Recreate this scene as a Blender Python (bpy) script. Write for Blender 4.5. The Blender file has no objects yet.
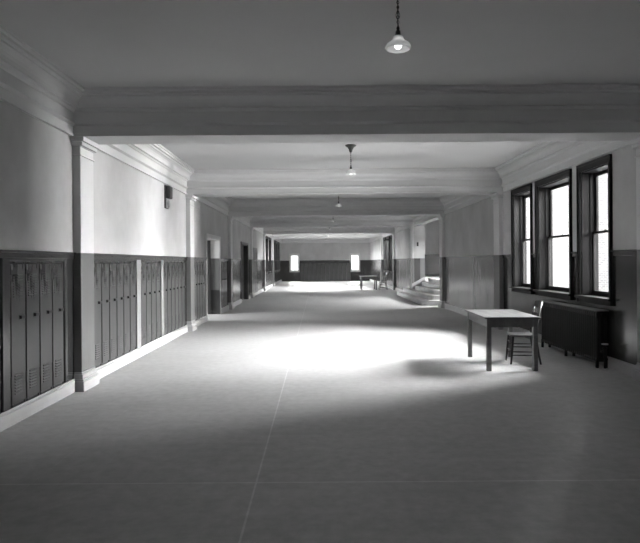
import bpy, bmesh, math, random
from mathutils import Vector, Matrix
random.seed(7)
C = bpy.context.scene.collection
PI = math.pi

# ------------------------------------------------------------------ dimensions (metres, eye at the origin, hall runs along +Y)
XL, XR = -3.065, 4.32          # wall faces
PP = 0.10                      # projection of the pilasters
TH = 0.44                      # beam / pilaster depth
ZB, ZC = 3.185, 3.73            # underside of the beams, ceiling
ZW = 1.735                     # top of the wainscot
YB = [0.61, 7.51, 13.97, 20.42, 26.95, 33.50, 40.10]
Y0, YE = -5.2, 50.0

# ------------------------------------------------------------------ materials
def mat(name, col, rough=0.6, spec=0.5, noise=0.0, nscale=(3, 3, 3), detail=5, bump=0.0, metal=0.0, rvar=0.0, bscale=None):
    m = bpy.data.materials.new(name); m.use_nodes = True
    nt = m.node_tree; b = nt.nodes['Principled BSDF']
    b.inputs['Base Color'].default_value = (col, col, col, 1)
    b.inputs['Roughness'].default_value = rough
    b.inputs['Specular IOR Level'].default_value = spec
    b.inputs['Metallic'].default_value = metal
    if noise or bump or rvar:
        tc = nt.nodes.new('ShaderNodeTexCoord'); mp = nt.nodes.new('ShaderNodeMapping')
        mp.inputs['Scale'].default_value = nscale
        nt.links.new(tc.outputs['Object'], mp.inputs['Vector'])
        n = nt.nodes.new('ShaderNodeTexNoise'); n.inputs['Scale'].default_value = 1.0
        n.inputs['Detail'].default_value = detail; n.inputs['Roughness'].default_value = 0.6
        nt.links.new(mp.outputs['Vector'], n.inputs['Vector'])
        if noise:
            r = nt.nodes.new('ShaderNodeValToRGB')
            lo, hi = max(col * (1 - noise), 0), min(col * (1 + noise), 1)
            r.color_ramp.elements[0].position = 0.3; r.color_ramp.elements[0].color = (lo, lo, lo, 1)
            r.color_ramp.elements[1].position = 0.7; r.color_ramp.elements[1].color = (hi, hi, hi, 1)
            nt.links.new(n.outputs['Fac'], r.inputs['Fac']); nt.links.new(r.outputs['Color'], b.inputs['Base Color'])
        if rvar:
            mr = nt.nodes.new('ShaderNodeMapRange')
            mr.inputs['From Min'].default_value = 0.3; mr.inputs['From Max'].default_value = 0.7
            mr.inputs['To Min'].default_value = max(rough - rvar, 0.02); mr.inputs['To Max'].default_value = rough + rvar
            nt.links.new(n.outputs['Fac'], mr.inputs['Value']); nt.links.new(mr.outputs['Result'], b.inputs['Roughness'])
        if bump:
            bp = nt.nodes.new('ShaderNodeBump'); bp.inputs['Strength'].default_value = bump; bp.inputs['Distance'].default_value = 0.01
            nt.links.new(n.outputs['Fac'], bp.inputs['Height']); nt.links.new(bp.outputs['Normal'], b.inputs['Normal'])
    return m

M = {}
M['plaster']  = mat('plaster', 0.50, 0.75, 0.3, noise=0.13, nscale=(1.3, 1.3, 1.1), detail=8, bump=0.15)
M['ceiling']  = mat('ceiling_paint', 0.66, 0.8, 0.2, noise=0.03, nscale=(0.5, 0.7, 1))
M['trim']     = mat('trim_paint', 0.68, 0.5, 0.4, noise=0.03, nscale=(2, 2, 2))
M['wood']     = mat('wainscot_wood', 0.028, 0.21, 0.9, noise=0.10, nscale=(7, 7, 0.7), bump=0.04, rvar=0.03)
M['pilwood']  = mat('pilaster_paint', 0.13, 0.38, 0.5, noise=0.12, nscale=(6, 6, 0.8))
M['locker']   = mat('locker_enamel', 0.045, 0.3, 0.5, noise=0.16, nscale=(5, 5, 1.0), rvar=0.06)
M['vent']     = mat('vent_enamel', 0.07, 0.38, 0.5)
M['black']    = mat('black_iron', 0.012, 0.4, 0.5)
M['wframe']   = mat('dark_window_wood', 0.007, 0.5, 0.25, noise=0.15, nscale=(14, 14, 1.5))
M['base']     = mat('baseboard_paint', 0.36, 0.45, 0.4, noise=0.08, nscale=(3, 3, 3))
M['table']    = mat('table_wood', 0.13, 0.42, 0.5, noise=0.2, nscale=(14, 2.0, 14))
M['tabletop'] = mat('table_top_wood', 0.09, 0.38, 0.5, noise=0.18, nscale=(12, 1.2, 12), rvar=0.08)
M['chair']    = mat('chair_wood', 0.03, 0.35, 0.5, noise=0.2, nscale=(12, 12, 3))
M['seat']     = mat('chair_seat', 0.06, 0.35, 0.5, noise=0.2, nscale=(9, 9, 9))
M['radiator'] = mat('radiator_paint', 0.006, 0.5, 0.25, noise=0.15, nscale=(8, 8, 8))
M['metal']    = mat('bright_metal', 0.55, 0.3, 0.5, metal=1.0)
M['chain']    = mat('lamp_chain_metal', 0.035, 0.45, 0.5, metal=0.3)
M['stone']    = mat('step_stone', 0.68, 0.45, 0.4, noise=0.1, nscale=(4, 4, 4))
M['bellface'] = mat('bell_face', 0.38, 0.4, 0.5)
M['wood_sheen']     = mat('wainscot_wood_sheen', 0.085, 0.24, 0.8, noise=0.22, nscale=(5, 5, 0.5), rvar=0.05)  # wainscot made lighter: reflected far light put into its colour
M['strip']    = mat('divider_paint', 0.20, 0.45, 0.4)
M['ground']   = mat('court_ground', 0.5, 0.9, 0.2, noise=0.1)
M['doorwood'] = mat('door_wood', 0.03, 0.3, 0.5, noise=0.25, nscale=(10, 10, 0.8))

def glass_mat():
    m = bpy.data.materials.new('window_glass'); m.use_nodes = True; nt = m.node_tree
    nt.nodes.remove(nt.nodes['Principled BSDF']); out = nt.nodes['Material Output']
    t = nt.nodes.new('ShaderNodeBsdfTransparent'); g = nt.nodes.new('ShaderNodeBsdfGlossy'); g.inputs['Roughness'].default_value = 0.02
    t.inputs['Color'].default_value = (0.93, 0.93, 0.93, 1)
    f = nt.nodes.new('ShaderNodeFresnel'); f.inputs['IOR'].default_value = 1.45
    mx = nt.nodes.new('ShaderNodeMixShader')
    ge = nt.nodes.new('ShaderNodeNewGeometry'); sb = nt.nodes.new('ShaderNodeMath'); sb.operation = 'SUBTRACT'; sb.inputs[0].default_value = 1
    mu = nt.nodes.new('ShaderNodeMath'); mu.operation = 'MULTIPLY'
    nt.links.new(ge.outputs['Backfacing'], sb.inputs[1]); nt.links.new(sb.outputs[0], mu.inputs[0]); nt.links.new(f.outputs[0], mu.inputs[1])
    nt.links.new(mu.outputs[0], mx.inputs[0]); nt.links.new(t.outputs[0], mx.inputs[1]); nt.links.new(g.outputs[0], mx.inputs[2])
    nt.links.new(mx.outputs[0], out.inputs['Surface'])
    return m
M['glass'] = glass_mat()

def shade_mat():
    m = bpy.data.materials.new('ribbed_lamp_glass'); m.use_nodes = True; nt = m.node_tree
    b = nt.nodes['Principled BSDF']; out = nt.nodes['Material Output']
    b.inputs['Base Color'].default_value = (0.85, 0.85, 0.85, 1); b.inputs['Roughness'].default_value = 0.25
    tr = nt.nodes.new('ShaderNodeBsdfTranslucent'); tr.inputs['Color'].default_value = (0.9, 0.9, 0.9, 1)
    tp = nt.nodes.new('ShaderNodeBsdfTransparent')
    a = nt.nodes.new('ShaderNodeMixShader'); a.inputs[0].default_value = 0.45
    nt.links.new(b.outputs[0], a.inputs[1]); nt.links.new(tr.outputs[0], a.inputs[2])
    c = nt.nodes.new('ShaderNodeMixShader'); c.inputs[0].default_value = 0.15
    nt.links.new(a.outputs[0], c.inputs[1]); nt.links.new(tp.outputs[0], c.inputs[2])
    nt.links.new(c.outputs[0], out.inputs['Surface'])
    return m
M['shade'] = shade_mat()
def bulb_mat():
    m = mat('lit_bulb', 0.8, 0.3)
    b = m.node_tree.nodes['Principled BSDF']; b.inputs['Emission Color'].default_value = (1, 1, 1, 1); b.inputs['Emission Strength'].default_value = BULB
    return m
BULB = 4.0
M['bulb'] = bulb_mat()

def brick_mat():
    m = bpy.data.materials.new('court_brick'); m.use_nodes = True; nt = m.node_tree; b = nt.nodes['Principled BSDF']
    tc = nt.nodes.new('ShaderNodeTexCoord'); sp = nt.nodes.new('ShaderNodeSeparateXYZ'); cb = nt.nodes.new('ShaderNodeCombineXYZ')
    nt.links.new(tc.outputs['Object'], sp.inputs[0]); ad = nt.nodes.new('ShaderNodeMath'); ad.operation = 'ADD'; nt.links.new(sp.outputs['X'], ad.inputs[0]); nt.links.new(sp.outputs['Y'], ad.inputs[1])
    nt.links.new(ad.outputs[0], cb.inputs['X']); nt.links.new(sp.outputs['Z'], cb.inputs['Y'])
    br = nt.nodes.new('ShaderNodeTexBrick'); br.inputs['Scale'].default_value = 4.2
    br.inputs['Color1'].default_value = (0.17, 0.17, 0.17, 1); br.inputs['Color2'].default_value = (0.24, 0.24, 0.24, 1)
    br.inputs['Mortar'].default_value = (0.32, 0.32, 0.32, 1); br.inputs['Mortar Size'].default_value = 0.03
    nt.links.new(cb.outputs[0], br.inputs['Vector']); nt.links.new(br.outputs['Color'], b.inputs['Base Color'])
    b.inputs['Roughness'].default_value = 0.9; b.inputs['Specular IOR Level'].default_value = 0.1
    return m
M['brick'] = brick_mat()

def floor_mat():
    m = bpy.data.materials.new('worn_linoleum'); m.use_nodes = True; nt = m.node_tree; b = nt.nodes['Principled BSDF']
    N, L = nt.nodes.new, nt.links.new
    tc = N('ShaderNodeTexCoord')
    def noise(scale, detail, vec=None):
        n = N('ShaderNodeTexNoise'); n.inputs['Scale'].default_value = scale; n.inputs['Detail'].default_value = detail
        n.inputs['Roughness'].default_value = 0.65
        L(vec or tc.outputs['Object'], n.inputs['Vector']); return n
    big, fine = noise(0.45, 4), noise(9, 8)
    stretch = N('ShaderNodeMapping'); stretch.inputs['Scale'].default_value = (0.35, 4.5, 1); L(tc.outputs['Object'], stretch.inputs['Vector'])
    scuff = noise(1.0, 6, stretch.outputs['Vector'])
    def ramp(n, a, bb, p0=0.3, p1=0.7):
        r = N('ShaderNodeMapRange'); r.inputs['From Min'].default_value = p0; r.inputs['From Max'].default_value = p1
        r.inputs['To Min'].default_value = a; r.inputs['To Max'].default_value = bb; L(n, r.inputs['Value']); return r.outputs['Result']
    def mul(a, bb):
        q = N('ShaderNodeMath'); q.operation = 'MULTIPLY'; L(a, q.inputs[0])
        if isinstance(bb, (int, float)): q.inputs[1].default_value = bb
        else: L(bb, q.inputs[1])
        return q.outputs[0]
    v = mul(mul(ramp(big.outputs['Fac'], 0.90, 1.10), ramp(fine.outputs['Fac'], 0.86, 1.14)), ramp(scuff.outputs['Fac'], 0.93, 1.07))
    v = mul(v, FLOOR)
    sp = N('ShaderNodeSeparateXYZ'); L(tc.outputs['Object'], sp.inputs[0])
    tot = None
    # seams between the sheets: lines of filler running along and across the hall
    for ax, pos, w in (('X', -0.46, 0.007), ('Y', 4.36, 0.009), ('X', 1.95, 0.004), ('Y', 10.9, 0.01), ('X', -2.1, 0.004)):
        d = N('ShaderNodeMath'); d.operation = 'SUBTRACT'; L(sp.outputs[ax], d.inputs[0]); d.inputs[1].default_value = pos
        ab = N('ShaderNodeMath'); ab.operation = 'ABSOLUTE'; L(d.outputs[0], ab.inputs[0])
        lt = N('ShaderNodeMath'); lt.operation = 'LESS_THAN'; L(ab.outputs[0], lt.inputs[0]); lt.inputs[1].default_value = w
        k = mul(lt.outputs[0], 0.35 if w > 0.005 else 0.10)
        if tot is None: tot = k
        else:
            mx = N('ShaderNodeMath'); mx.operation = 'MAXIMUM'; L(tot, mx.inputs[0]); L(k, mx.inputs[1]); tot = mx.outputs[0]
    ad = N('ShaderNodeMath'); ad.operation = 'ADD'; ad.inputs[1].default_value = 1.0; L(tot, ad.inputs[0])
    v = mul(v, ad.outputs[0])
    cb = N('ShaderNodeCombineColor'); [L(v, cb.inputs[i]) for i in range(3)]
    L(cb.outputs[0], b.inputs['Base Color'])
    L(ramp(scuff.outputs['Fac'], FR - 0.05, FR + 0.06), b.inputs['Roughness'])
    b.inputs['Specular IOR Level'].default_value = 0.5
    return m
FLOOR, FR = 0.40, 0.46
M['floor'] = floor_mat()

# ------------------------------------------------------------------ helpers
def quad_box(bm, x0, x1, y0, y1, z0, z1):
    v = [bm.verts.new(p) for p in ((x0,y0,z0),(x1,y0,z0),(x1,y1,z0),(x0,y1,z0),(x0,y0,z1),(x1,y0,z1),(x1,y1,z1),(x0,y1,z1))]
    for f in ((3,2,1,0),(4,5,6,7),(0,1,5,4),(1,2,6,5),(2,3,7,6),(3,0,4,7)):
        bm.faces.new([v[i] for i in f])
def boxes(*bs):
    bm = bmesh.new()
    for b in bs:
        x0, x1, y0, y1, z0, z1 = b
        quad_box(bm, min(x0,x1), max(x0,x1), min(y0,y1), max(y0,y1), min(z0,z1), max(z0,z1))
    return bm
def tube(bm, pts, r, seg=8, radii=None, cap=True):
    pts = [Vector(p) for p in pts]; rings = []
    up = Vector((0, 0, 1))
    d0 = (pts[1] - pts[0]).normalized()
    ref = Vector((1, 0, 0)) if abs(d0.dot(up)) > 0.9 else up
    for i, p in enumerate(pts):
        d = (pts[min(i+1, len(pts)-1)] - pts[max(i-1, 0)]).normalized()
        a = d.cross(ref).normalized(); b = d.cross(a).normalized()
        rr = radii[i] if radii else r
        rings.append([bm.verts.new(p + a*math.cos(t*2*PI/seg)*rr + b*math.sin(t*2*PI/seg)*rr) for t in range(seg)])
    for i in range(len(rings)-1):
        for t in range(seg):
            bm.faces.new((rings[i][t], rings[i][(t+1)%seg], rings[i+1][(t+1)%seg], rings[i+1][t]))
    if cap:
        bm.faces.new(rings[0][::-1]); bm.faces.new(rings[-1])
    return bm
def lathe(bm, prof, c=(0,0,0), seg=24, rib=0.0):
    rings = []
    for r, z in prof:
        ring = []
        for t in range(seg):
            k = 1 + (rib if t % 2 else 0)
            ring.append(bm.verts.new((c[0]+r*k*math.cos(t*2*PI/seg), c[1]+r*k*math.sin(t*2*PI/seg), c[2]+z)))
        rings.append(ring)
    for i in range(len(rings)-1):
        for t in range(seg):
            bm.faces.new((rings[i][t], rings[i][(t+1)%seg], rings[i+1][(t+1)%seg], rings[i+1][t]))
    return bm
def torus(bm, c, R, r, axis='Y', sx=1.0, seg=14, s2=6):
    vs = []
    for i in range(seg):
        a = i*2*PI/seg; row = []
        for j in range(s2):
            b = j*2*PI/s2
            u = (R + r*math.cos(b))*math.cos(a)*sx; w = (R + r*math.cos(b))*math.sin(a); t = r*math.sin(b)
            p = (u, t, w) if axis == 'Y' else ((t, u, w) if axis == 'X' else (u, w, t))
            row.append(bm.verts.new((c[0]+p[0], c[1]+p[1], c[2]+p[2])))
        vs.append(row)
    for i in range(seg):
        for j in range(s2):
            bm.faces.new((vs[i][j], vs[(i+1)%seg][j], vs[(i+1)%seg][(j+1)%s2], vs[i][(j+1)%s2]))
    return bm
def obj(name, bm, m, parent=None, bevel=0.0, smooth=False, local=None):
    bmesh.ops.recalc_face_normals(bm, faces=bm.faces)
    me = bpy.data.meshes.new(name); bm.to_mesh(me); bm.free()
    me.materials.append(M[m] if isinstance(m, str) else m)
    if smooth:
        for p in me.polygons: p.use_smooth = True
    o = bpy.data.objects.new(name, me); C.objects.link(o)
    if parent: o.parent = parent
    if bevel:
        b = o.modifiers.new('bevel', 'BEVEL'); b.width = bevel; b.segments = 2; b.limit_method = 'ANGLE'
    return o
def thing(name, label, cat, loc=(0,0,0), rz=0, group=None):
    o = bpy.data.objects.new(name, None); C.objects.link(o)
    o.location = loc; o.rotation_euler = (0,0,rz); o.empty_display_size = 0.1
    o['label'] = label; o['category'] = cat
    if group: o['group'] = group
    return o
def sthing(name):
    o = bpy.data.objects.new(name, None); C.objects.link(o); o['kind'] = 'structure'; return o
def struct(name, bm, m, parent=None, **k):
    o = obj(name, bm, m, parent, **k)
    if parent is None: o['kind'] = 'structure'
    return o
def dup(o, parent=None):
    c = o.copy(); C.objects.link(c)
    if parent: c.parent = parent
    for ch in list(o.children): dup(ch, c)
    return c
_tn = [0]
def trim():
    _tn[0] += 1; return 'trim_%d' % _tn[0]

# ------------------------------------------------------------------ shell
struct('floor', boxes((XL-4.5, XR+6.2, Y0-0.4, 32.0, -0.3, 0), (XL-0.6, XR+6.2, 32.0, YE+0.4, -0.3, 0)), 'floor')
struct('ceiling', boxes((XL-4.5, XR+0.6, Y0-0.4, 32.0, ZC, ZC+0.3), (XL-0.6, XR+0.6, 32.0, YE+0.6, ZC, ZC+0.3), (XR+0.6, XR+6.2, 20.2, 31.4, ZC, ZC+0.3)), 'ceiling')
struct('wall_back', boxes((XL-0.5, XR+0.6, Y0-0.4, Y0, 0, ZC)), 'plaster')

DOORA = (16.5, 18.7, 2.32)      # open doorway on the left
DOORB = (23.9, 26.1, 2.35)      # dark doorway on the left
NICHE_Z = (0.16, 1.63)
ML = 0.44                        # locker depth
# locker banks on the left wall: start, number, width
BANKS = [(5.96, 4, 0.3125), (8.15, 6, 0.32), (10.36, 4, 0.32), (11.86, 6, 0.32), (14.85, 4, 0.32), (19.0, 4, 0.30)]
WIN_L = [(35.0, 36.4), (37.4, 38.8), (41.6, 42.9), (43.8, 45.1), (46.0, 47.3)]
def left_wall():
    cuts = sorted([(s, s+n*w, 'n') for s, n, w in BANKS] + [(a, b, 'w') for a, b in WIN_L] + [(DOORA[0], DOORA[1], 'a'), (DOORB[0], DOORB[1], 'b')])
    up, lo = [], []
    y = Y0
    X0 = XL - 0.5
    for a, b, k in cuts:
        up.append((X0, XL, y, a, ZW, ZC)); lo.append((X0, XL, y, a, 0, ZW))
        if k == 'n':
            up.append((X0, XL, a, b, ZW, ZC))
            lo.append((X0, XL, a, b, 0, NICHE_Z[0])); lo.append((X0, XL, a, b, NICHE_Z[1], ZW)); lo.append((X0, X0+0.05, a, b, NICHE_Z[0], NICHE_Z[1]))
        elif k == 'w':
            up.append((X0, XL, a, b, 3.04, ZC)); lo.append((X0, XL, a, b, 0, 1.02))
        else:
            top = DOORA[2] if k == 'a' else DOORB[2]
            up.append((X0, XL, a, b, top, ZC))
        y = b
    up.append((X0, XL, y, YE, ZW, ZC)); lo.append((X0, XL, y, YE, 0, ZW))
    struct('wall_left', boxes(*up), 'plaster')
    struct(trim(), boxes(*lo), 'wood')
left_wall()

# openings in the right wall: (y0, y1, z0, z1)
WZ0, WZ1 = 1.02, 3.04
WIN_R = [(8.87, 9.83), (10.26, 11.74), (12.14, 13.20)]
WIN_R_FILL = [(-4.4, -3.2), (-2.4, -1.2)]  # unseen windows behind the camera, added to brighten the foreground
WIN_R2 = [(34.7, 35.7), (36.2, 37.7), (38.2, 39.2)]
STAIR = (YB[3]+TH, YB[4])       # stair opening
def right_wall():
    up, lo = [], []
    X1 = XR + 0.27
    y = Y0
    for a, b in WIN_R_FILL + WIN_R + [STAIR] + WIN_R2:
        up.append((XR, X1, y, a, ZW, ZC)); lo.append((XR, X1, y, a, 0, ZW))
        if (a, b) == STAIR: up.append((XR, X1, a, b, ZB, ZC))
        else:
            up.append((XR, X1, a, b, WZ1, ZC)); lo.append((XR, X1, a, b, 0, WZ0))
        y = b
    up.append((XR, X1, y, YE, ZW, ZC)); lo.append((XR, X1, y, YE, 0, ZW))
    struct('wall_right', boxes(*up), 'plaster')
    out = []; pale = []
    for b in lo:
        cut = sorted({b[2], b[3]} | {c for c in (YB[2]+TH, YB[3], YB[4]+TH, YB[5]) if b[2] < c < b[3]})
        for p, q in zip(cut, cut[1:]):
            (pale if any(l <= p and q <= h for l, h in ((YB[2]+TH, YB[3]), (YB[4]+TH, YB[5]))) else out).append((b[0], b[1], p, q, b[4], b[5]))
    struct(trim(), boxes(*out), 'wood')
    struct(trim(), boxes(*pale), 'wood_sheen')  # bays whose wainscot has the far reflection painted in
right_wall()

WIN_E = [(-2.30, -1.62), (2.75, 3.42)]
EZ0, EZ1 = 0.86, 2.20
def end_wall():
    up, lo = [], []
    x = XL - 0.5
    for a, b in WIN_E:
        up.append((x, a, YE, YE+0.4, ZW, ZC)); lo.append((x, a, YE, YE+0.4, 0, ZW))
        up.append((a, b, YE, YE+0.4, EZ1, ZC)); lo.append((a, b, YE, YE+0.4, 0, EZ0))
        x = b
    up.append((x, XR+0.27, YE, YE+0.4, ZW, ZC)); lo.append((x, XR+0.27, YE, YE+0.4, 0, ZW))
    struct('wall_end', boxes(*up), 'plaster')
    struct(trim(), boxes(*lo), 'wood')
end_wall()

# wainscot cap rail, skirting
def segs(lo, hi, gaps):
    out = []; y = lo
    for a, b in sorted(gaps):
        if b <= lo or a >= hi: continue
        if a > y: out.append((y, a))
        y = max(y, b)
    if y < hi: out.append((y, hi))
    return out
pil = [(y, y+TH) for y in YB]
gl = pil + [(DOORA[0]-0.1, DOORA[1]+0.1), (DOORB[0]-0.1, DOORB[1]+0.1)]
gr = pil + [STAIR]
cas = [(a-0.09, b+0.09) for a, b in WIN_R_FILL + WIN_R + WIN_R2]
casl = [(a-0.09, b+0.09) for a, b in WIN_L]
def rail(x, s, ys):                      # s = +1: projects to +X
    out = []
    for a, b in ys:
        out += [(x, x+s*0.022, a, b, ZW-0.075, ZW-0.02), (x, x+s*0.04, a, b, ZW-0.02, ZW+0.006)]
    return boxes(*out)
def skirt(x, s, ys):
    out = []
    for a, b in ys:
        out += [(x, x+s*0.032, a, b, 0, 0.135), (x, x+s*0.02, a, b, 0.135, 0.165)]
    return boxes(*out)
struct(trim(), rail(XL, 1, segs(Y0, YE, gl + casl)), 'wood', bevel=0.004)
struct(trim(), rail(XR, -1, segs(Y0, YE, gr + cas)), 'wood', bevel=0.004)
struct('baseboard_left', skirt(XL, 1, segs(Y0, YE, gl)), 'base', bevel=0.006)
struct('baseboard_right', skirt(XR, -1, segs(Y0, YE, gr)), 'base', bevel=0.006)
struct('baseboard_end', boxes((XL+0.04, XR-0.04, YE-0.03, YE, 0, 0.16)), 'wood', bevel=0.006)
struct(trim(), boxes(*[(a, b, YE-0.035, YE, ZW-0.07, ZW) for a, b in segs(XL+0.045, XR-0.045, [(a-0.09, b+0.09) for a, b in WIN_E])]), 'wood', bevel=0.004)

# beams with pilasters below them
def pilaster(y, side):
    s = 1 if side == 'L' else -1
    x = XL if side == 'L' else XR
    f = x + s*PP
    root = struct(trim(), boxes((x, f, y, y+TH, ZW, ZB)), 'trim', bevel=0.006)
    obj('lower_shaft', boxes((x, f, y, y+TH, 0.24, ZW)), 'pilwood', root, bevel=0.006)
    e = 0.045
    obj('plinth', boxes((x, f+s*e, y-e, y+TH+e, 0, 0.13), (x, f+s*0.033, y-0.033, y+TH+0.033, 0.13, 0.155), (x, f+s*0.018, y-0.018, y+TH+0.018, 0.155, 0.215), (x, f+s*0.008, y-0.008, y+TH+0.008, 0.215, 0.24)), 'base', root, bevel=0.01)
    obj('capital', boxes((x, f+s*0.014, y-0.014, y+TH+0.014, ZB-0.235, ZB-0.215), (x, f+s*0.012, y-0.012, y+TH+0.012, ZB-0.12, ZB-0.10), (x, f+s*0.038, y-0.038, y+TH+0.038, ZB-0.11, ZB-0.06), (x, f+s*0.065, y-0.06, y+TH+0.06, ZB-0.06, ZB-0.001)), 'trim', root, bevel=0.008)
for y in YB:
    b = struct(trim(), boxes((XL, XR, y, y+TH, ZB, ZC)), 'trim')
    pilaster(y, 'L'); pilaster(y, 'R')

# moulded cornice running round each bay
PROF = [(0.0, 3.185), (0.045, 3.185), (0.045, 3.215), (0.018, 3.222), (0.018, 3.315), (0.034, 3.325), (0.058, 3.34), (0.058, 3.36), (0.030, 3.366),
        (0.030, 3.485), (0.048, 3.495), (0.060, 3.515), (0.100, 3.519), (0.103, 3.545), (0.112, 3.575), (0.132, 3.603), (0.168, 3.628), (0.190, 3.635),
        (0.194, 3.655), (0.236, 3.659), (0.236, 3.69), (0.258, 3.697), (0.258, 3.729), (0.0005, 3.729)]
def cornice(x0, x1, y0, y1):
    bm = bmesh.new(); rings = []
    for d, z in PROF:
        rings.append([bm.verts.new(p) for p in ((x0+d, y0+d, z), (x1-d, y0+d, z), (x1-d, y1-d, z), (x0+d, y1-d, z))])
    for i in range(len(rings)-1):
        for t in range(4):
            bm.faces.new((rings[i][t], rings[i][(t+1)%4], rings[i+1][(t+1)%4], rings[i+1][t]))
    for t in range(4):   # closed back so the moulding is solid
        bm.faces.new((rings[0][t], rings[0][(t+1)%4], rings[-1][(t+1)%4], rings[-1][t]))
    return struct(trim(), bm, 'trim')
edges = [(Y0, YB[0])] + [(YB[i]+TH, YB[i+1]) for i in range(len(YB)-1)] + [(YB[-1]+TH, YE)]
for a, b in edges: cornice(XL, XR, a, b)

# ------------------------------------------------------------------ windows
def sash_window(n, P, a, b, z0, z1, fm='wframe', lock=True):
    """double hung window; P(u, v, z) places width u, depth v (outwards), height z."""
    def bx(*bs):
        out = []
        for u0, u1, v0, v1, q0, q1 in bs:
            p, q = P(u0, v0, q0), P(u1, v1, q1); out.append((p[0], q[0], p[1], q[1], p[2], q[2]))
        return boxes(*out)
    root = sthing('window_%d' % n)
    c = 0.085
    obj('casing', bx((a-c, a, -0.03, 0, z0-0.1, z1+0.115), (b, b+c, -0.03, 0, z0-0.1, z1+0.115), (a, b, -0.03, 0, z1, z1+0.115),
                     (a-c, b+c, -0.045, -0.03, z1+0.075, z1+0.115),
                     (a-c, a-c+0.025, -0.045, -0.03, z0-0.1, z1+0.075), (b+c-0.025, b+c, -0.045, -0.03, z0-0.1, z1+0.075)), fm, root, bevel=0.004)
    obj('window_sill', bx((a-c-0.02, b+c+0.02, -0.085, -0.0451, z0-0.025, z0+0.008), (a, b, -0.0451, 0.2, z0-0.0001, z0+0.008)), fm, root, bevel=0.004)
    obj('apron', bx((a, b, -0.028, 0, z0-0.1, z0-0.026)), fm, root)
    t = 0.02
    z0 += 0.008
    obj('jamb', bx((a, a+t, 0, 0.268, z0, z1), (b-t, b, 0, 0.268, z0, z1), (a+t, b-t, 0, 0.268, z1-t, z1),
                   (a+t, a+t+0.018, 0.13, 0.155, z0, z1-t), (b-t-0.018, b-t, 0.13, 0.155, z0, z1-t),
                   (a+t, a+t+0.014, 0.203, 0.213, z0, z1-t), (b-t-0.014, b-t, 0.203, 0.213, z0, z1-t)), fm, root, bevel=0.002)
    a2, b2, zt = a+t+0.001, b-t-0.001, z1-t-0.001
    zm = z0 + (z1-z0)*0.505
    st = 0.048
    def sash(nm, v0, v1, q0, q1, rb, rt):
        s = obj(nm, bx((a2, a2+st, v0, v1, q0, q1), (b2-st, b2, v0, v1, q0, q1), (a2+st, b2-st, v0, v1, q0, q0+rb), (a2+st, b2-st, v0, v1, q1-rt, q1)), fm, root, bevel=0.003)
        obj('pane', bx((a2+st, b2-st, (v0+v1)/2-0.002, (v0+v1)/2+0.002, q0+rb, q1-rt)), 'glass', s)
        return s
    lo = sash('lower_sash', 0.162, 0.20, z0+0.001, zm+0.02, 0.075, 0.035)
    up = sash('upper_sash', 0.215, 0.253, zm-0.015, zt, 0.035, 0.055)
    if lock:
        m = (a+b)/2
        obj('sash_lock', bx((m-0.03, m+0.03, 0.165, 0.195, zm+0.02, zm+0.04), (m-0.01, m+0.01, 0.155, 0.2, zm+0.04, zm+0.052)), 'metal', lo, bevel=0.003)
wn = 1
for a, b in WIN_R + WIN_R2 + WIN_R_FILL:
    sash_window(wn, lambda u, v, z: (XR+v, u, z), a, b, WZ0, WZ1); wn += 1
for a, b in WIN_L:
    sash_window(wn, lambda u, v, z: (XL-v, u, z), a, b, WZ0, WZ1); wn += 1
for a, b in WIN_E:
    sash_window(wn, lambda u, v, z: (u, YE+v, z), a, b, EZ0, EZ1, 'trim', lock=False); wn += 1  # frames made pale to imitate the glow around the end windows

# light court outside the windows
COURT = 14.0
struct('ground', boxes((XR+0.4, COURT+1, Y0, 20.1, -0.9, -0.5), (XR+0.4, COURT+1, 31.6, YE+8, -0.9, -0.5), (XL-4, XR+0.3, YE+0.5, YE+8, -0.9, -0.5)), 'ground')
struct('wall_court', boxes((COURT, COURT+0.4, Y0, 20.2, -0.5, 3.8), (XR+0.27, COURT, 19.6, 19.85, -0.5, 6.5)), 'brick')

# ------------------------------------------------------------------ side passage behind the open doorway, and the dark doorway
struct('wall_passage', boxes((-7.4, XL-0.5, DOORA[0]-1.6, DOORA[0]-1.4, 0, ZC), (-7.4, XL-0.5, DOORA[1]+1.2, DOORA[1]+1.4, 0, ZC), (-7.5, -7.4, DOORA[0]-1.6, 16.2, 0, ZC), (-7.5, -7.4, 17.8, DOORA[1]+1.4, 0, ZC), (-7.5, -7.4, 16.2, 17.8, 0, 1.0), (-7.5, -7.4, 16.2, 17.8, 3.0, ZC)), 'plaster')  # end wall has an unseen opening, added for the passage lamp
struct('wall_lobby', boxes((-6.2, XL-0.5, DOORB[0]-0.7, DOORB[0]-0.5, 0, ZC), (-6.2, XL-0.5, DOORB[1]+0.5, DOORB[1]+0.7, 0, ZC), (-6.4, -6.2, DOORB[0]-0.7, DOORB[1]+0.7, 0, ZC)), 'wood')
def doorway(n, y0, y1, top, m, low):
    root = sthing('door_%d' % n)
    c = 0.09
    obj('door_casing', boxes((XL, XL+0.028, y0-c, y0, 0, top+c), (XL, XL+0.028, y1, y1+c, 0, top+c), (XL, XL+0.028, y0, y1, top, top+c)), m, root, bevel=0.006)
    obj('door_jamb', boxes((XL-0.5, XL, y1-0.025, y1, ZW, top-0.0005), (XL-0.5, XL, y0, y0+0.025, ZW, top-0.0005), (XL-0.5, XL, y0+0.025, y1-0.025, top-0.025, top-0.0005)), m, root)
    obj('jamb_panel', boxes((XL-0.5, XL, y1-0.025, y1, 0.75, ZW), (XL-0.5, XL, y0, y0+0.025, 0.75, ZW)), 'pilwood' if low else m, root)
    obj('dark_jamb_foot', boxes((XL-0.5, XL, y1-0.03, y1, 0, 0.75), (XL-0.5, XL, y0, y0+0.03, 0, 0.75)), 'doorwood', root)  # foot of the jamb, in the dark door material
    return root
r1 = doorway(1, *DOORA, 'trim', True)
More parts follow.
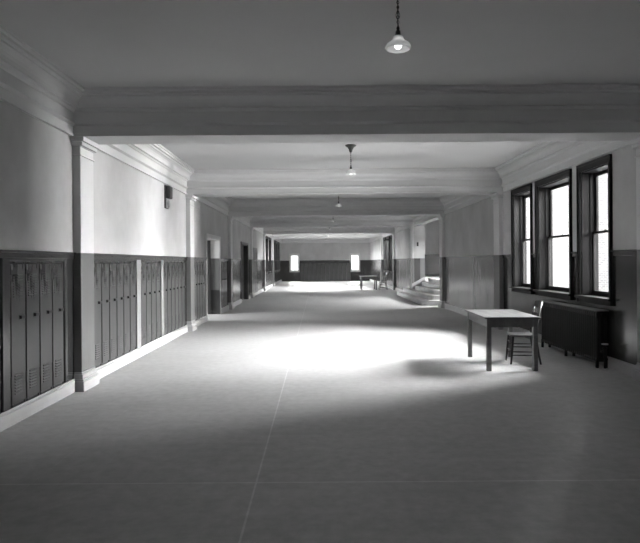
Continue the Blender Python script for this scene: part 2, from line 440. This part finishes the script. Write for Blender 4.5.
r2 = doorway(2, *DOORB, 'doorwood', False)
# open leaf of the first doorway, folded back inside the passage
def leaf(root, x0, x1, y0, y1, top):
    d = obj('door_leaf', boxes((x0, x1, y0, y1, 0.01, top)), 'doorwood', root, bevel=0.004)
    return d
leaf(r1, XL-1.20, XL-0.27, DOORA[1]-0.085, DOORA[1]-0.04, DOORA[2]-0.03)
lf = leaf(r2, XL-0.20, XL-0.155, DOORB[0]+0.035, (DOORB[0]+DOORB[1])/2-0.005, DOORB[2]-0.03)
lf2 = leaf(r2, XL-0.20, XL-0.155, (DOORB[0]+DOORB[1])/2+0.005, DOORB[1]-0.035, DOORB[2]-0.03)
ym = (DOORB[0]+DOORB[1])/2
obj('door_handle', boxes((XL-0.155, XL-0.11, ym-0.13, ym-0.09, 0.95, 1.15)), 'metal', lf, bevel=0.01)
obj('door_handle', boxes((XL-0.155, XL-0.11, ym+0.09, ym+0.13, 0.95, 1.15)), 'metal', lf2, bevel=0.01)
# dark panelled double door in the fifth bay of the left wall
def flat_door(n, y0, y1, top):
    root = sthing('door_%d' % n)
    c = 0.1
    obj('door_casing', boxes((XL, XL+0.03, y0-c, y0, 0, top+c), (XL, XL+0.03, y1, y1+c, 0, top+c), (XL, XL+0.03, y0, y1, top, top+c)), 'doorwood', root, bevel=0.006)
    m = (y0+y1)/2
    for a, b in ((y0, m-0.004), (m+0.004, y1)):
        d = obj('door_leaf', boxes((XL, XL+0.012, a, b, 0.01, top), (XL+0.012, XL+0.024, a, a+0.11, 0.01, top), (XL+0.012, XL+0.024, b-0.11, b, 0.01, top), (XL+0.012, XL+0.024, a+0.11, b-0.11, 0.01, 0.25), (XL+0.012, XL+0.024, a+0.11, b-0.11, 1.0, 1.12), (XL+0.012, XL+0.024, a+0.11, b-0.11, top-0.12, top)), 'doorwood', root, bevel=0.003)
        hy = b-0.06 if a == y0 else a+0.06
        obj('door_handle', boxes((XL+0.024, XL+0.06, hy-0.02, hy+0.02, 0.98, 1.14)), 'metal', d, bevel=0.008)
flat_door(3, 28.2, 30.0, 2.2)

# ------------------------------------------------------------------ stair alcove on the right
A0, A1 = STAIR
struct('wall_stair', boxes((XR+0.27, 9.2, A0-0.5, A0-0.02, 0, ZC), (XR+0.27, 4.80, A1, A1+0.3, ZW, ZC), (9.2, 9.5, A0-0.5, 22.4, 0, ZC), (9.2, 9.5, 25.4, 31.3, 0, ZC), (9.2, 9.5, 22.4, 25.4, 0, 2.0), (9.2, 9.5, 22.4, 25.4, 3.6, ZC), (XR+0.27, 9.5, 31.0, 31.3, 0, ZC)), 'plaster')  # outer side has an unseen opening, added for the stair lamp
struct(trim(), boxes((XR+0.27, 4.80, A1, A1+0.3, 0, ZW)), 'pilwood')
struct(trim(), boxes((5.4, 9.19, 30.95, 30.999, 0.85, 1.95), (9.15, 9.199, A0, 30.95, 0.85, 1.9)), 'wood')
struct(trim(), boxes((XR+0.37, 5.2, 30.95, 30.999, 0.85, 1.95)), 'wood')
st = thing('staircase', 'broad flight of pale stone steps rising to the right behind the third right-hand pilaster', 'stairs', (3.75, 21.75, 0))
RS, TR = 0.17, 0.30
for k in range(5):
    x = TR*k
    y0s = 0.36*k
    far = 6.9 if k < 2 else 5.2
    pts = []
    # plan outline with rounded near corner
    X1, X2, Yn, Yf = x, 5.40, y0s, far
    R = 0.28
    pts = [(X2, Yn)] if X2 > XR-3.75 else []
    xin = 4.80-3.75
    outl = [(X2, Yn)] + [(X1+R-R*math.sin(t*PI/12), Yn+R-R*math.cos(t*PI/12)) for t in range(7)]
    if far > 5.2: outl += [(X1, Yf), (0.455 if k == 0 else 0.455, Yf), (0.455, 5.199), (X2, 5.199)]
    else: outl += [(X1, 5.199), (X2, 5.199)]
    bm = bmesh.new()
    lo = [bm.verts.new((p[0], p[1], RS*k)) for p in outl]; hi = [bm.verts.new((p[0], p[1], RS*(k+1))) for p in outl]
    bm.faces.new(lo[::-1]); bm.faces.new(hi)
    for i in range(len(lo)):
        bm.faces.new((lo[i], lo[(i+1)%len(lo)], hi[(i+1)%len(lo)], hi[i]))
    obj('step', bm, 'stone', st, bevel=0.012)
bm = boxes()
v = [bm.verts.new(p) for p in ((0.47, 5.16, 0.30), (1.05, 5.16, 0.62), (1.05, 5.16, 0.92), (0.47, 5.16, 0.60), (0.47, 5.199, 0.30), (1.05, 5.199, 0.62), (1.05, 5.199, 0.92), (0.47, 5.199, 0.60))]
for f in ((0,1,2,3),(7,6,5,4),(0,4,5,1),(1,5,6,2),(2,6,7,3),(3,7,4,0)): bm.faces.new([v[i] for i in f])
obj('stringer', bm, 'base', st)
struct(trim(), boxes((4.36, 9.19, A1+0.301, 30.94, 0.0, 0.85)), 'stone')
sw = obj('wall_switch', boxes((XR+0.12, XR+0.2, A1-0.03, A1-0.001, 2.28, 2.46)), 'black', bevel=0.01)
sw['label'] = 'small dark box fixed to the wall above the side of the stone steps'; sw['category'] = 'switch'

# ------------------------------------------------------------------ lockers
def make_locker(w):
    """fills y 0..w, z 0..1.47, front at x = 0 facing +X"""
    r = thing('locker', 'x', 'locker')
    H = NICHE_Z[1]-NICHE_Z[0]-0.004
    obj('body', boxes((-0.4, -0.012, 0.001, 0.02, 0, H), (-0.4, -0.012, w-0.02, w-0.001, 0, H), (-0.4, -0.012, 0.02, w-0.02, 0, 0.02), (-0.4, -0.012, 0.02, w-0.02, H-0.02, H), (-0.4, -0.385, 0.02, w-0.02, 0.02, H-0.02),
                      (-0.012, -0.002, 0.001, 0.010, 0, H), (-0.012, -0.002, w-0.010, w-0.001, 0, H)), 'locker', r)
    d = obj('door', boxes((-0.0115, 0.008, 0.016, w-0.016, 0.03, H-0.03)), 'locker', r, bevel=0.005)
    def louvre(y0, y1, z0, z1, n):
        bm = bmesh.new()
        for k in range(n):
            z = z0 + (z1-z0)*k/n; h = (z1-z0)/n
            v = [bm.verts.new(p) for p in ((0.008, y0, z), (0.008, y1, z), (0.017, y0+0.003, z+h*0.35), (0.017, y1-0.003, z+h*0.35), (0.008, y0, z+h*0.8), (0.008, y1, z+h*0.8))]
            for f in ((0,1,3,2),(2,3,5,4),(0,2,4),(1,5,3),(0,4,5,1)): bm.faces.new([v[i] for i in f])
        return bm
    obj('upper_louvre', louvre(0.05, w-0.07, 1.10, 1.34, 9), 'locker', d)
    obj('lower_louvre', louvre(0.07, w-0.09, 0.12, 0.33, 7), 'vent', d)
    obj('handle', boxes((0.0081, 0.012, w-0.15, w-0.045, 0.872, 0.918), (0.012, 0.036, w-0.145, w-0.06, 0.878, 0.912)), 'black', d, bevel=0.004)
    for z in (0.20, 1.22):
        obj('hinge', boxes((0.0, 0.011, 0.001, 0.0155, z, z+0.11)), 'black', r, bevel=0.002)
    return r
protos = {}
ORD = ['nearest', 'second', 'third', 'fourth', 'fifth', 'sixth']
BN = ['dark bank of four before the first pilaster', 'bank of six just beyond the near left pilaster', 'bank of four between the pale divider strips',
      'bank of six beside the second left pilaster', 'bank of four just before the open left doorway', 'bank of four just beyond the open left doorway']
BG = ['lockers at the near left edge', 'lockers beyond the first left pilaster', 'lockers between the pale strips', 'lockers before the second left pilaster', 'lockers before the doorway', 'lockers beyond the doorway']
for bi, (s, n, w) in enumerate(BANKS):
    for k in range(n):
        key = round(w, 4)
        if key not in protos: o = protos[key] = make_locker(w)
        else: o = dup(protos[key])
        o.location = (XL, s+k*w, NICHE_Z[0]+0.002)
        pos = 'farthest' if k == n-1 else ORD[k]
        o['label'] = 'tall narrow locker, %s in the %s' % (pos, BN[bi])
        o['group'] = BG[bi]
# pale divider strips between the banks in the second bay
for a, b in ((10.09, 10.32), (11.665, 11.835)):
    struct(trim(), boxes((XL, XL+0.02, a, b, 0.1655, ZW-0.076)), 'strip', bevel=0.004)
# framed stiles beside the near bank
struct(trim(), boxes((XL, XL+0.016, 5.80, 5.94, 0.1655, ZW-0.076), (XL, XL+0.016, 7.23, 7.30, 0.1655, ZW-0.076), (XL, XL+0.012, 5.94, 7.23, 1.63, ZW-0.076)), 'wood', bevel=0.004)
# lockers standing against the end wall
el = None
NE = 12
for k in range(NE):
    w = 0.345
    if el is None:
        el = thing('locker', 'x', 'locker')
        obj('body', boxes((0.002, w-0.002, 0, 0.38, 0, 1.5)), 'locker', el, bevel=0.004)
        d = obj('door', boxes((0.02, w-0.02, -0.015, -0.0005, 0.04, 1.46)), 'locker', el, bevel=0.004)
        obj('handle', boxes((w-0.12, w-0.05, -0.04, -0.0155, 0.9, 0.94)), 'black', d)
        o = el
    else: o = dup(el)
    o.location = (-1.45+k*w, YE-0.42, 0)
    o['label'] = 'dark locker in the row along the far end wall, ' + (['leftmost', 'second from the left', 'third from the left', 'fourth from the left', 'fifth from the left', 'sixth from the left', 'sixth from the right', 'fifth from the right', 'fourth from the right', 'third from the right', 'second from the right', 'rightmost'][k])
    o['group'] = 'lockers along the end wall'

# ------------------------------------------------------------------ pendant lamps
def make_lamp():
    r = thing('pendant_lamp', 'x', 'lamp')
    # z = 0 is the ceiling
    bm = bmesh.new(); lathe(bm, [(0.0, -0.001), (0.10, -0.001), (0.104, -0.012), (0.095, -0.022), (0.06, -0.045), (0.036, -0.085), (0.026, -0.12), (0.018, -0.135), (0.0, -0.137)])
    obj('canopy', bm, 'chain', r, smooth=True)
    bm = bmesh.new()
    z = -0.150; k = 0
    while z > -0.365:
        torus(bm, (0, 0, z), 0.011, 0.0035, 'Y' if k % 2 == 0 else 'X', sx=0.75, seg=10, s2=5); z -= 0.0185; k += 1
    tube(bm, [(0.004*math.sin(i*0.9), 0.004*math.cos(i*0.9), -0.13-0.24*i/24) for i in range(25)], 0.0028, 5)
    # bigger decorative link in the chain
    torus(bm, (0, 0, -0.285), 0.026, 0.004, 'Y', sx=0.55, seg=16); torus(bm, (0, 0, -0.235), 0.024, 0.004, 'X', sx=0.55, seg=16)
    obj('chain', bm, 'chain', r, smooth=True)
    bm = bmesh.new(); lathe(bm, [(0.0, -0.385), (0.008, -0.385), (0.013, -0.40), (0.009, -0.412), (0.018, -0.422), (0.021, -0.45), (0.030, -0.458), (0.031, -0.472), (0.0, -0.473)], seg=20)
    bmesh.ops.translate(bm, verts=bm.verts, vec=(0, 0, 0.018))
    obj('socket', bm, 'chain', r, smooth=True)
    bm = bmesh.new()
    prof = [(0.026, -0.458), (0.034, -0.466), (0.040, -0.480), (0.043, -0.494), (0.050, -0.506), (0.066, -0.520), (0.082, -0.536), (0.093, -0.554), (0.0965, -0.570), (0.094, -0.582), (0.088, -0.588)]
    prof = [(a, -0.438+(z+0.458)*0.78) for a, z in prof]
    inner = [(max(a-0.003, 0.001), z-0.001) for a, z in prof][::-1]
    lathe(bm, prof + inner, seg=48, rib=0.012)
    obj('lamp_shade', bm, 'shade', r, smooth=True)
    bm = bmesh.new(); lathe(bm, [(0.0005, -0.474), (0.012, -0.478), (0.014, -0.50), (0.026, -0.525), (0.028, -0.54), (0.022, -0.558), (0.010, -0.568), (0.0005, -0.570)], seg=16)
    bmesh.ops.translate(bm, verts=bm.verts, vec=(0, 0, 0.030))
    obj('bulb', bm, 'bulb', r, smooth=True)
    return r
lamp = make_lamp()
LY = [4.5, 10.95, 17.4, 23.9, 30.4, 37.0, 45.2]
LL = ['nearest pendant lamp with ribbed glass shade hanging from the near ceiling', 'second pendant lamp, hanging on a chain from the bright ceiling of the window bay', 'third pendant lamp along the hall, hanging between the second and third beams',
      'fourth pendant lamp along the hall, level with the stone steps', 'fifth pendant lamp along the hall, just beyond the stone steps', 'sixth pendant lamp along the hall, second before the end wall', 'last and smallest pendant lamp, in front of the end wall']
for i, y in enumerate(LY):
    o = lamp if i == 0 else dup(lamp)
    o.location = (0.612, y, ZC); o['label'] = LL[i]; o['group'] = 'pendant lamps down the middle of the hall'
lamp.scale = (1.0, 1.0, 1.0)

# ------------------------------------------------------------------ tables
def make_table(w, l, h, leg=0.066, top='tabletop'):
    r = thing('table', 'x', 'table')
    obj('tabletop', boxes((-w/2, w/2, -l/2, l/2, h-0.028, h)), top, r, bevel=0.004)
    i = 0.035
    a, b = w/2-i, l/2-i
    obj('apron', boxes((-a+leg, a-leg, -b+0.008, -b+0.03, h-0.15, h-0.0285), (-a+leg, a-leg, b-0.03, b-0.008, h-0.15, h-0.0285), (-a+0.008, -a+0.03, -b+leg, b-leg, h-0.15, h-0.0285), (a-0.03, a-0.008, -b+leg, b-leg, h-0.15, h-0.0285)), 'table', r, bevel=0.002)
    for sx in (-1, 1):
        for sy in (-1, 1):
            x, y = sx*(a-leg/2), sy*(b-leg/2)
            obj('leg', boxes((x-leg/2, x+leg/2, y-leg/2, y+leg/2, 0, h-0.0285)), 'table', r, bevel=0.004)
    return r
t = make_table(0.80, 1.42, 0.785)
t.location = (2.83, 9.35, 0); t.rotation_euler = (0, 0, math.radians(-2.2))
t['label'] = 'large plain wooden table standing near the three windows'
t2 = make_table(0.95, 1.2, 0.77)
t2.location = (2.88, 34.5, 0)
t2['label'] = 'small distant wooden table near the far end of the hall, right of centre'

# ------------------------------------------------------------------ chairs (face -X)
def make_chair():
    r = thing('chair', 'x', 'chair')
    SH = 0.455
    bm = bmesh.new()
    outl = []
    for t in range(28):
        a = t*2*PI/28; c, s = math.cos(a), math.sin(a)
        x = 0.205*math.copysign(abs(c)**0.45, c); y = 0.20*math.copysign(abs(s)**0.45, s)*(1.0 - 0.12*(x/0.205))
        outl.append((x, y))
    rings = []
    for sc, z in ((0.93, SH-0.032), (1.0, SH-0.022), (1.0, SH-0.008), (0.95, SH), (0.6, SH-0.006), (0.02, SH-0.010)):
        rings.append([bm.verts.new((x*sc, y*sc, z)) for x, y in outl])
    for i in range(len(rings)-1):
        for t in range(28): bm.faces.new((rings[i][t], rings[i][(t+1)%28], rings[i+1][(t+1)%28], rings[i+1][t]))
    bm.faces.new(rings[0][::-1]); bm.faces.new(rings[-1])
    obj('seat', bm, 'seat', r, smooth=True)
    for s in (-1, 1):
        obj('leg', tube(bmesh.new(), [(-0.205, s*0.185, 0), (-0.185, s*0.175, 0.2), (-0.165, s*0.168, SH-0.03)], 0, 10, [0.013, 0.019, 0.017]), 'chair', r, smooth=True)
        # rear leg sweeps up into the back post
        pts = [(0.245, s*0.175, 0), (0.215, s*0.172, 0.14), (0.188, s*0.168, 0.32), (0.180, s*0.165, 0.45), (0.188, s*0.168, 0.60), (0.215, s*0.176, 0.78), (0.262, s*0.186, 0.96)]
        obj('leg', tube(bmesh.new(), pts, 0, 10, [0.014, 0.018, 0.020, 0.020, 0.018, 0.016, 0.013]), 'chair', r, smooth=True)
        for z, dx in ((0.14, 0), (0.27, 0)):
            obj('stretcher', tube(bmesh.new(), [(-0.192+0.02*(z>0.2), s*0.178, z), (0.0, s*0.178, z), (0.213-0.02*(z>0.2), s*0.172, z)], 0, 8, [0.007, 0.011, 0.007]), 'chair', r, smooth=True)
    for z in (0.20, 0.33):
        obj('stretcher', tube(bmesh.new(), [(-0.183+0.04*(z-0.2), -0.17, z), (-0.183, 0, z), (-0.183+0.04*(z-0.2), 0.17, z)], 0, 8, [0.007, 0.011, 0.007]), 'chair', r, smooth=True)
    obj('stretcher', tube(bmesh.new(), [(0.205, -0.168, 0.19), (0.205, 0.168, 0.19)], 0.009, 8), 'chair', r, smooth=True)
    def rail(z, h, x0):
        bm = bmesh.new(); n = 10; rows = []
        for i in range(n+1):
            u = i/n*2-1; y = u*0.172; x = x0 + 0.035*(1-u*u); hh = h*(1 - 0.25*u*u)
            tilt = 0.22
            rows.append([bm.verts.new(p) for p in ((x-0.007, y, z-hh/2), (x+0.007, y, z-hh/2), (x+0.007+tilt*hh, y, z+hh/2), (x-0.007+tilt*hh, y, z+hh/2))])
        for i in range(n):
            for t in range(4): bm.faces.new((rows[i][t], rows[i][(t+1)%4], rows[i+1][(t+1)%4], rows[i+1][t]))
        bm.faces.new(rows[0][::-1]); bm.faces.new(rows[-1])
        return bm
    obj('top_rail', rail(0.915, 0.115, 0.238), 'chair', r, smooth=False)
    for z, x in ((0.76, 0.205), (0.62, 0.185)): obj('back_slat', rail(z, 0.055, x), 'chair', r)
    return r
ch = make_chair()
ch.location = (3.19, 9.42, 0); ch.rotation_euler = (0, 0, math.radians(-6))
ch['label'] = 'dark wooden chair with turned rungs tucked in at the large table by the windows'
ch2 = dup(ch)
ch2.location = (3.68, 34.2, 0); ch2.rotation_euler = (0, 0, math.radians(4))
ch2['label'] = 'dark wooden chair beside the small distant table'
ch['group'] = ch2['group'] = 'wooden chairs at the tables'

# ------------------------------------------------------------------ radiator
rad = thing('radiator', 'long dark cast iron column radiator standing under the windows behind the chair', 'radiator', (4.19, 8.86, 0))
NS, PW = 30, 0.0745
def section():
    bm = bmesh.new()
    for x in (-0.062, 0.0, 0.062):
        tube(bm, [(x, 0, 0.10), (x, 0, 0.16), (x, 0, 0.72), (x, 0, 0.79), (x*0.85, 0, 0.825)], 0, 8, [0.020, 0.021, 0.021, 0.022, 0.014])
    # rounded head and foot plates joining the columns
    for z0, z1 in ((0.095, 0.165), (0.755, 0.84)):
        n = 12; P = []
        zc, hz = (z0+z1)/2, (z1-z0)/2
        ring0, ring1 = [], []
        for i in range(n):
            a = i*2*PI/n
            px = 0.086*math.copysign(abs(math.cos(a))**0.5, math.cos(a)); pz = zc + hz*math.copysign(abs(math.sin(a))**0.6, math.sin(a))
            ring0.append(bm.verts.new((px, -0.024, pz))); ring1.append(bm.verts.new((px, 0.024, pz)))
        bm.faces.new(ring0[::-1]); bm.faces.new(ring1)
        for i in range(n): bm.faces.new((ring0[i], ring0[(i+1)%n], ring1[(i+1)%n], ring1[i]))
    return bm
s0 = obj('section', section(), 'radiator', rad, smooth=False)
for k in range(NS):
    o = s0 if k == 0 else s0.copy()
    if k: C.objects.link(o); o.parent = rad
    o.location = (0, 0.03+k*PW, 0)
obj('connecting_rod', tube(bmesh.new(), [(0, -0.01, 0.79), (0, NS*PW+0.01, 0.79)], 0.018, 8), 'radiator', rad)
for y in (0.03, 0.03+15*PW, 0.03+(NS-1)*PW):
    for fx in (-0.085, 0.045): obj('foot', boxes((fx, fx+0.04, y-0.022, y+0.022, 0, 0.12)), 'radiator', rad, bevel=0.008)
M['board'] = mat('cover_board_paint', 0.16, 0.3, 0.5)
obj('cover_board', boxes((-0.10, 0.10, -0.01, NS*PW+0.0, 0.841, 0.856)), 'board', rad, bevel=0.003)
bm = bmesh.new(); lathe(bm, [(0.0, 0.20), (0.016, 0.20), (0.024, 0.22), (0.024, 0.30), (0.034, 0.31), (0.034, 0.325), (0.014, 0.33), (0.012, 0.36), (0.0, 0.362)], (-0.02, -0.12, 0), 14)
tube(bm, [(-0.02, -0.12, 0.0), (-0.02, -0.12, 0.22)], 0.017, 10)
tube(bm, [(-0.02, -0.10, 0.25), (-0.01, 0.012, 0.25)], 0.017, 10)
vlv = obj('valve', bm, 'radiator', rad, smooth=True)
bm = bmesh.new(); torus(bm, (-0.02, -0.12, 0.375), 0.038, 0.010, 'Z'); tube(bm, [(-0.055, -0.12, 0.373), (0.015, -0.12, 0.373)], 0.007, 6)
obj('valve_wheel', bm, 'metal', vlv, smooth=True)
bm = bmesh.new(); lathe(bm, [(0.0, 0.0), (0.045, 0.0), (0.045, 0.012), (0.02, 0.02), (0.0, 0.02)], (-0.02, -0.12, 0), 14)
obj('floor_flange', bm, 'metal', vlv)

# ------------------------------------------------------------------ bell box on the left wall
bl = thing('wall_bell', 'dark box with a pale round bell below, high on the left wall', 'bell', (XL, 12.12, 2.70))
obj('back_plate', boxes((0.0005, 0.025, -0.12, 0.14, 0, 0.46)), 'black', bl, bevel=0.006)
obj('bell_case', boxes((0.0255, 0.11, -0.11, 0.13, 0.20, 0.45)), 'black', bl, bevel=0.02)
bm = bmesh.new(); lathe(bm, [(0.0, 0.05), (0.04, 0.048), (0.07, 0.036), (0.083, 0.016), (0.086, 0.0)], seg=28)
bmesh.ops.rotate(bm, verts=bm.verts, matrix=Matrix.Rotation(PI/2, 3, 'Y')); bmesh.ops.translate(bm, verts=bm.verts, vec=(0.045, 0.01, 0.10))
obj('gong', bm, 'bellface', bl, smooth=True)
obj('bell_plate', boxes((0.0255, 0.045, -0.11, 0.13, 0.01, 0.195)), 'bellface', bl, bevel=0.006)

# ------------------------------------------------------------------ light: overcast daylight through the windows, plus added fill lamps
W = bpy.data.worlds.new('World'); bpy.context.scene.world = W; W.use_nodes = True
bg = W.node_tree.nodes['Background']; bg.inputs['Color'].default_value = (1, 1, 1, 1); bg.inputs['Strength'].default_value = 3.5
def area(name, loc, target, sx, sy, e, spread=180, portal=False):
    l = bpy.data.lights.new(name, 'AREA'); l.shape = 'RECTANGLE'; l.size = sx; l.size_y = sy; l.energy = e; l.spread = math.radians(spread)
    o = bpy.data.objects.new(name, l); C.objects.link(o); o.location = loc
    d = Vector(target) - Vector(loc); o.rotation_euler = d.to_track_quat('-Z', 'Z').to_euler()
    if portal: l.cycles.is_portal = True
    return o
for a, b in WIN_R + WIN_R2 + WIN_R_FILL:
    area('window_portal', (XR+0.28, (a+b)/2, (WZ0+WZ1)/2), (XR-1, (a+b)/2, (WZ0+WZ1)/2), b-a, WZ1-WZ0, 1, portal=True)
for a, b in WIN_L:
    area('window_portal', (XL-0.51, (a+b)/2, (WZ0+WZ1)/2), (XL+1, (a+b)/2, (WZ0+WZ1)/2), b-a, WZ1-WZ0, 1, portal=True)
for a, b in WIN_E:
    area('window_portal', ((a+b)/2, YE+0.41, (EZ0+EZ1)/2), ((a+b)/2, YE-1, (EZ0+EZ1)/2), b-a, EZ1-EZ0, 1, portal=True)
area('court_daylight', (13.5, 11.2, 6.6), (-0.5, 11.2, 0.8), 5.4, 8.0, 14000, 100)
area('court_daylight', (13.5, 10.9, 2.0), (-3.0, 10.9, 2.3), 6.0, 2.4, 2200, 100)
area('far_daylight', (13.5, 37.8, 6.2), (0.6, 37.0, 0.8), 7.0, 8.0, 60000)
area('far_daylight', (-12.0, 45.4, 6.2), (0.6, 45.0, 0.8), 7.0, 8.0, 50000)
area('end_daylight', (0.6, 60.0, 7.5), (0.6, 46.0, 0.8), 9.0, 6.0, 20000)
area('near_fill', (13.5, -3.0, 5.5), (0.0, -1.5, 0.8), 5.0, 7.0, 5000, 100)  # added lamp outside the unseen rear windows, lifts the foreground
area('stair_fill', (12.5, 23.6, 6.0), (5.0, 23.8, 1.0), 4.0, 4.0, 34000)  # added lamp behind the unseen stair opening, brightens the middle bays
area('passage_fill', (-11.0, 16.4, 4.0), (-3.0, 17.6, 1.2), 3.0, 4.0, 3500)  # added lamp behind the unseen passage opening, brightens the hall
sun = bpy.data.lights.new('sun', 'SUN'); sun.energy = 4; sun.angle = math.radians(3)
so = bpy.data.objects.new('sun', sun); C.objects.link(so); so.rotation_euler = Vector((0.45, 0.9, -0.8)).to_track_quat('-Z', 'Z').to_euler()

# ------------------------------------------------------------------ camera
cam = bpy.data.cameras.new('camera'); co = bpy.data.objects.new('camera', cam); C.objects.link(co)
cam.sensor_width = 36; cam.lens = 600/640*36
cam.shift_x = 2/640; cam.shift_y = -9.5/640
co.location = (0, 0, 1.6); co.rotation_euler = (PI/2, math.radians(0.4), 0)
cam.clip_end = 300
sc = bpy.context.scene
sc.camera = co
sc.view_settings.view_transform = 'Standard'; sc.view_settings.look = 'None'; sc.view_settings.gamma = 1; sc.view_settings.use_curve_mapping = False
sc.view_settings.exposure = 0.1
sc.cycles.use_denoising = True; sc.cycles.use_adaptive_sampling = False
sc.cycles.max_bounces = 14; sc.cycles.diffuse_bounces = 10; sc.cycles.glossy_bounces = 6; sc.cycles.transparent_max_bounces = 12
sc.cycles.sample_clamp_indirect = 8
